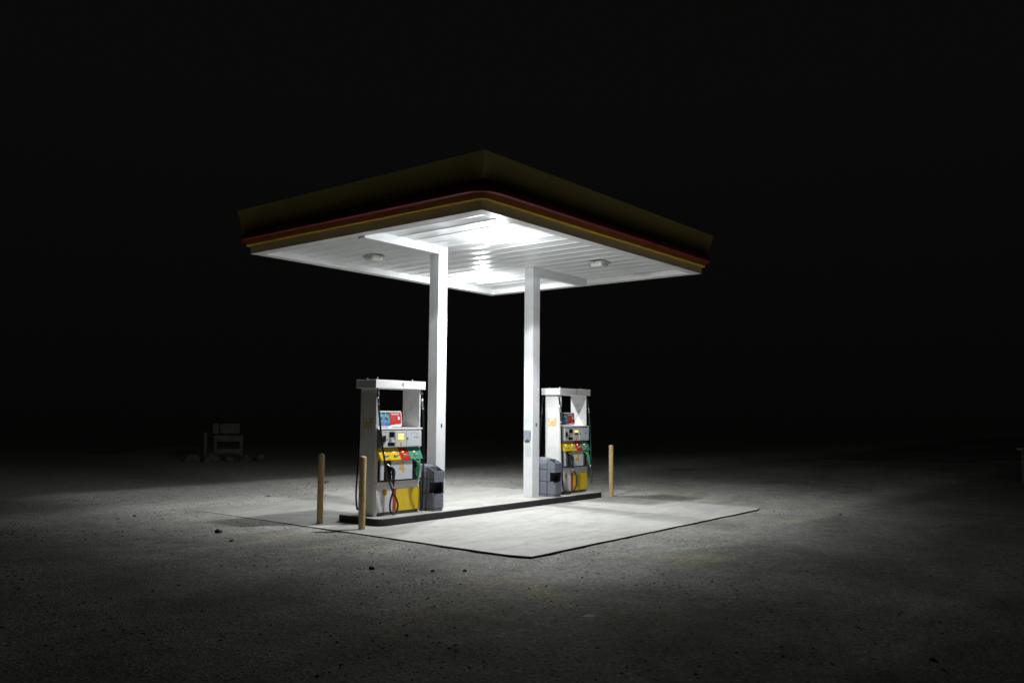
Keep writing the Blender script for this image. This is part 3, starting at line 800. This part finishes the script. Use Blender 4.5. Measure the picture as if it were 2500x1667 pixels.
# ------------------------------------------------------------------ bollards
def bollard(x, y, h, label, cap):
    t = empty('bollard', (x, y, 0)); setp(t, label, 'bollard', 'tan bollards at the ends of the island')
    r_ = .054
    b = MB(); i = b.mi(BOLL); P = []
    n = 24
    prof = [(r_, -.08), (r_, h-.035), (r_*.95, h-.015), (r_*.75, h-.003), (r_*.3, h+.004)]
    for (rr_, z) in prof:
        P.append([b.bm.verts.new((rr_*math.cos(2*math.pi*k/n), rr_*math.sin(2*math.pi*k/n), z)) for k in range(n)])
    for A, B in zip(P[:-1], P[1:]):
        for k in range(n):
            f = b.bm.faces.new([A[k], A[(k+1) % n], B[(k+1) % n], B[k]]); f.material_index = i; f.smooth = True
    b.bm.faces.new(P[-1][::-1]).material_index = i
    b.build('post', t)
    b = MB(); b.cyl((0, 0), r_+.014, -.05, .004, mat('bollard_collar', (.33, .31, .27), .9, var=.3), 20); b.build('collar', t)
bollard(-3.360, 1.098, 1.175, 'leftmost tan bollard, behind the left end of the island', 0)
bollard(-3.375, .011, 1.175, 'tan bollard standing in front of pump 4', 0)
bollard(4.205, .030, 1.175, 'pale tan bollard beyond pump 2 at the right end of the island', 0)

# ------------------------------------------------------------------ stones, scraps
def rock(name, x, y, s, m, label, cat='stone', flat=.6, seed=0, group=None):
    bm = bmesh.new(); bmesh.ops.create_icosphere(bm, subdivisions=3, radius=1)
    for v in bm.verts:
        n = noise.noise(v.co*1.3+Vector((seed*3.1, seed, 0)))*.45 + noise.noise(v.co*3+Vector((seed, 0, seed)))*.15
        v.co = Vector((v.co.x*s*(1+n), v.co.y*s*.8*(1+n), v.co.z*s*flat*(1+n)))
    me = bpy.data.meshes.new(name); bm.to_mesh(me); bm.free(); me.materials.append(m)
    o = link(name, me, None, (x, y, max(height_at(x, y), -.04)+s*flat*.45)); o.rotation_euler = (0, 0, seed*1.7)
    setp(o, label, cat, group)
    return o
g_ = 'loose stones lying on the gravel'
rock('stone', -5.15, 1.32, 0.058, STONED, 'largest dark stone on the gravel left of the bollards', seed=1, group=g_)
rock('stone', -5.50, .42, 0.034, STONED, 'dark stone just below and right of the largest one', seed=2, group=g_)
rock('stone', -5.60, -2.72, 0.037, STONED, 'dark stone on the gravel in front of pump 4, leftmost of three in a row', seed=3, group=g_)
rock('stone', -5.18, -3.34, 0.031, STONED, 'dark stone, middle of three in a row before the pad corner', seed=4, group=g_)
rock('stone', -4.91, -3.62, 0.027, STONED, 'dark stone nearest the front corner of the pad, rightmost of three', seed=5, group=g_)
rock('stone', -4.96, 4.29, 0.034, STONED, 'small dark stone far left beyond the corner of the pad', seed=6, group=g_)
rock('stone', -1.24, 5.56, 0.041, STONE, 'pale stone on the bright gravel left of the leftmost bollard', seed=7, group=g_)
rock('stone', 2.03, 7.6, 0.082, STONE, 'stone in the dark just right of the leftmost bollard, halfway up it', seed=8, group=g_)
rock('stone', 4.6, 10.8, 0.122, STONE, 'stone far behind the leftmost bollard at its top', seed=9, group=g_)
rock('stone', -5.33, -8.92, 0.024, STONED, 'low stone in the dark at the bottom right', seed=10, group=g_, flat=.8)
rock('stone', 4.1, -5.2, 0.031, STONED, 'dark stone on the gravel to the right of the pad', seed=12, group=g_)
rock('paper_scrap', -5.89, -6.08, .06, PAPER, 'flat pale scrap lying on the gravel at bottom centre', 'litter', flat=.08, seed=11)
# loose pebbles: one stuff object
b = bmesh.new()
proto = [(1, 0, 0), (-.5, .8, 0), (-.5, -.8, 0), (0, 0, .8), (.2, .5, .5)]
rng = random.Random(3)
def peb_ok(x, y): return not (PX0-.03 < x < PX1+.03 and PY0-.03 < y < PY1+.03)
cnt = 0
while cnt < 8000:
    x = rng.uniform(-11, 9); y = rng.uniform(-10, 9)
    if not peb_ok(x, y): continue
    if noise.noise(Vector((x*.6, y*.6, 4)))+.25 < rng.random()*.6: continue
    s = rng.choice((.008, .010, .012, .015, .018, .022)) * rng.uniform(.7, 1.2); a = rng.uniform(0, 6.28); z = height_at(x, y)
    ca, sa = math.cos(a), math.sin(a)
    V = [b.verts.new((x+(px*ca-py*sa)*s, y+(px*sa+py*ca)*s, z+(pz*.8)*s-.002)) for px, py, pz in ((1, .1, 0), (-.2, .9, 0), (-1, -.2, 0), (.1, -.9, 0), (rng.uniform(-.3, .3), rng.uniform(-.3, .3), .9))]
    mi = 1 if rng.random() < .5 else 0
    for q in ((0, 1, 4), (1, 2, 4), (2, 3, 4), (3, 0, 4)):
        f = b.faces.new([V[k] for k in q]); f.material_index = mi
    cnt += 1
me = bpy.data.meshes.new('pebbles'); b.to_mesh(me); b.free(); me.materials.append(STONE); me.materials.append(mat('pebble_dark', (.11, .105, .095), .9, var=.4, scale=6))
setp(link('pebbles', me), 'loose pebbles scattered over the gravel lot', 'gravel', kind='stuff')

# ------------------------------------------------------------------ far left: timber frame standing in the dark
sx_, sy_ = 5.79, 18.15
ang = math.atan2(-10.6-sy_, -12.7-sx_)+math.pi/2      # its front turned towards the lot
t = empty('timber_stand', (sx_, sy_, height_at(sx_, sy_)+.04), ang); setp(t, 'weathered timber frame with a box on top, standing in the dark at far left', 'wooden stand')
def sbox(n, *a): return one(n, t, 'box', *a, WOOD, .01)
sbox('leg', -.50, -.40, -.06, .06, 0, .98); sbox('leg', .42, .54, -.06, .06, 0, .98)
sbox('leg', -.86, -.76, -.10, .02, .02, 1.06)
sbox('rail', -.40, .42, -.05, .05, .72, .95); sbox('rail', -.40, .42, -.05, .05, .26, .45)
sbox('top_box', -.56, -.34, -.10, .5, 1.02, 1.40); sbox('top_box', -.30, .40, -.10, .5, 1.03, 1.40)
for k, (dx, dy, s, lab) in enumerate(((-.55, -.2, .30, 'pale boulder at the left foot of the timber stand'), (.62, -.2, .24, 'boulder at the right foot of the timber stand'), (-1.25, .1, .28, 'dark boulder furthest left of the timber stand'), (1.15, .1, .26, 'low boulder to the right of the timber stand'), (.1, .5, .2, 'small boulder under the timber stand'))):
    c_, s_ = math.cos(ang), math.sin(ang)
    rock('boulder', sx_+dx*c_-dy*s_, sy_+dx*s_+dy*c_, s, STONE, lab, 'boulder', flat=.7, seed=20+k, group='boulders round the timber stand')
# right edge of the view: pale low post
t = empty('low_post', (15.55, -6.72, 0)); setp(t, 'pale low post with a crossboard at the dark right edge of the lot', 'post')
PW = mat('pale_post_paint', (.24, .23, .21), .8, var=.2); one('upright', t, 'box', -.06, .06, -.06, .06, -.1, .92, PW, .01)
b = MB(); b.box(-.05, .05, -.10, .16, .925, 1.02, PW, .01); b.build('crossboard', t)

# ------------------------------------------------------------------ every loose fitting is an object of its own
def split_loose(o):
    bm = bmesh.new(); bm.from_mesh(o.data); seen = set(); groups = []
    for v in bm.verts:
        if v.index in seen: continue
        st = [v]; g = set()
        while st:
            q = st.pop()
            if q.index in g: continue
            g.add(q.index); st += [e.other_vert(q) for e in q.link_edges]
        seen |= g; groups.append(g)
    if len(groups) < 2: bm.free(); return
    base = o.data.name; mats = list(o.data.materials)
    for k, g in enumerate(groups):
        b2 = bm.copy(); b2.verts.ensure_lookup_table()
        bmesh.ops.delete(b2, geom=[v for v in b2.verts if v.index not in g], context='VERTS')
        me = bpy.data.meshes.new(base); b2.to_mesh(me); b2.free()
        for m in mats: me.materials.append(m)
        if k == 0: o.data = me
        else:
            n = link(base.split('.')[0], me, o.parent); n.location = o.location; n.rotation_euler = o.rotation_euler
    bm.free()
for o in list(bpy.data.objects):
    if o.type == 'MESH' and o.name.split('.')[0] in ('latch', 'lifting_eye', 'hose_fitting', 'nozzle_boot', 'trigger_guard', 'marking'): split_loose(o)
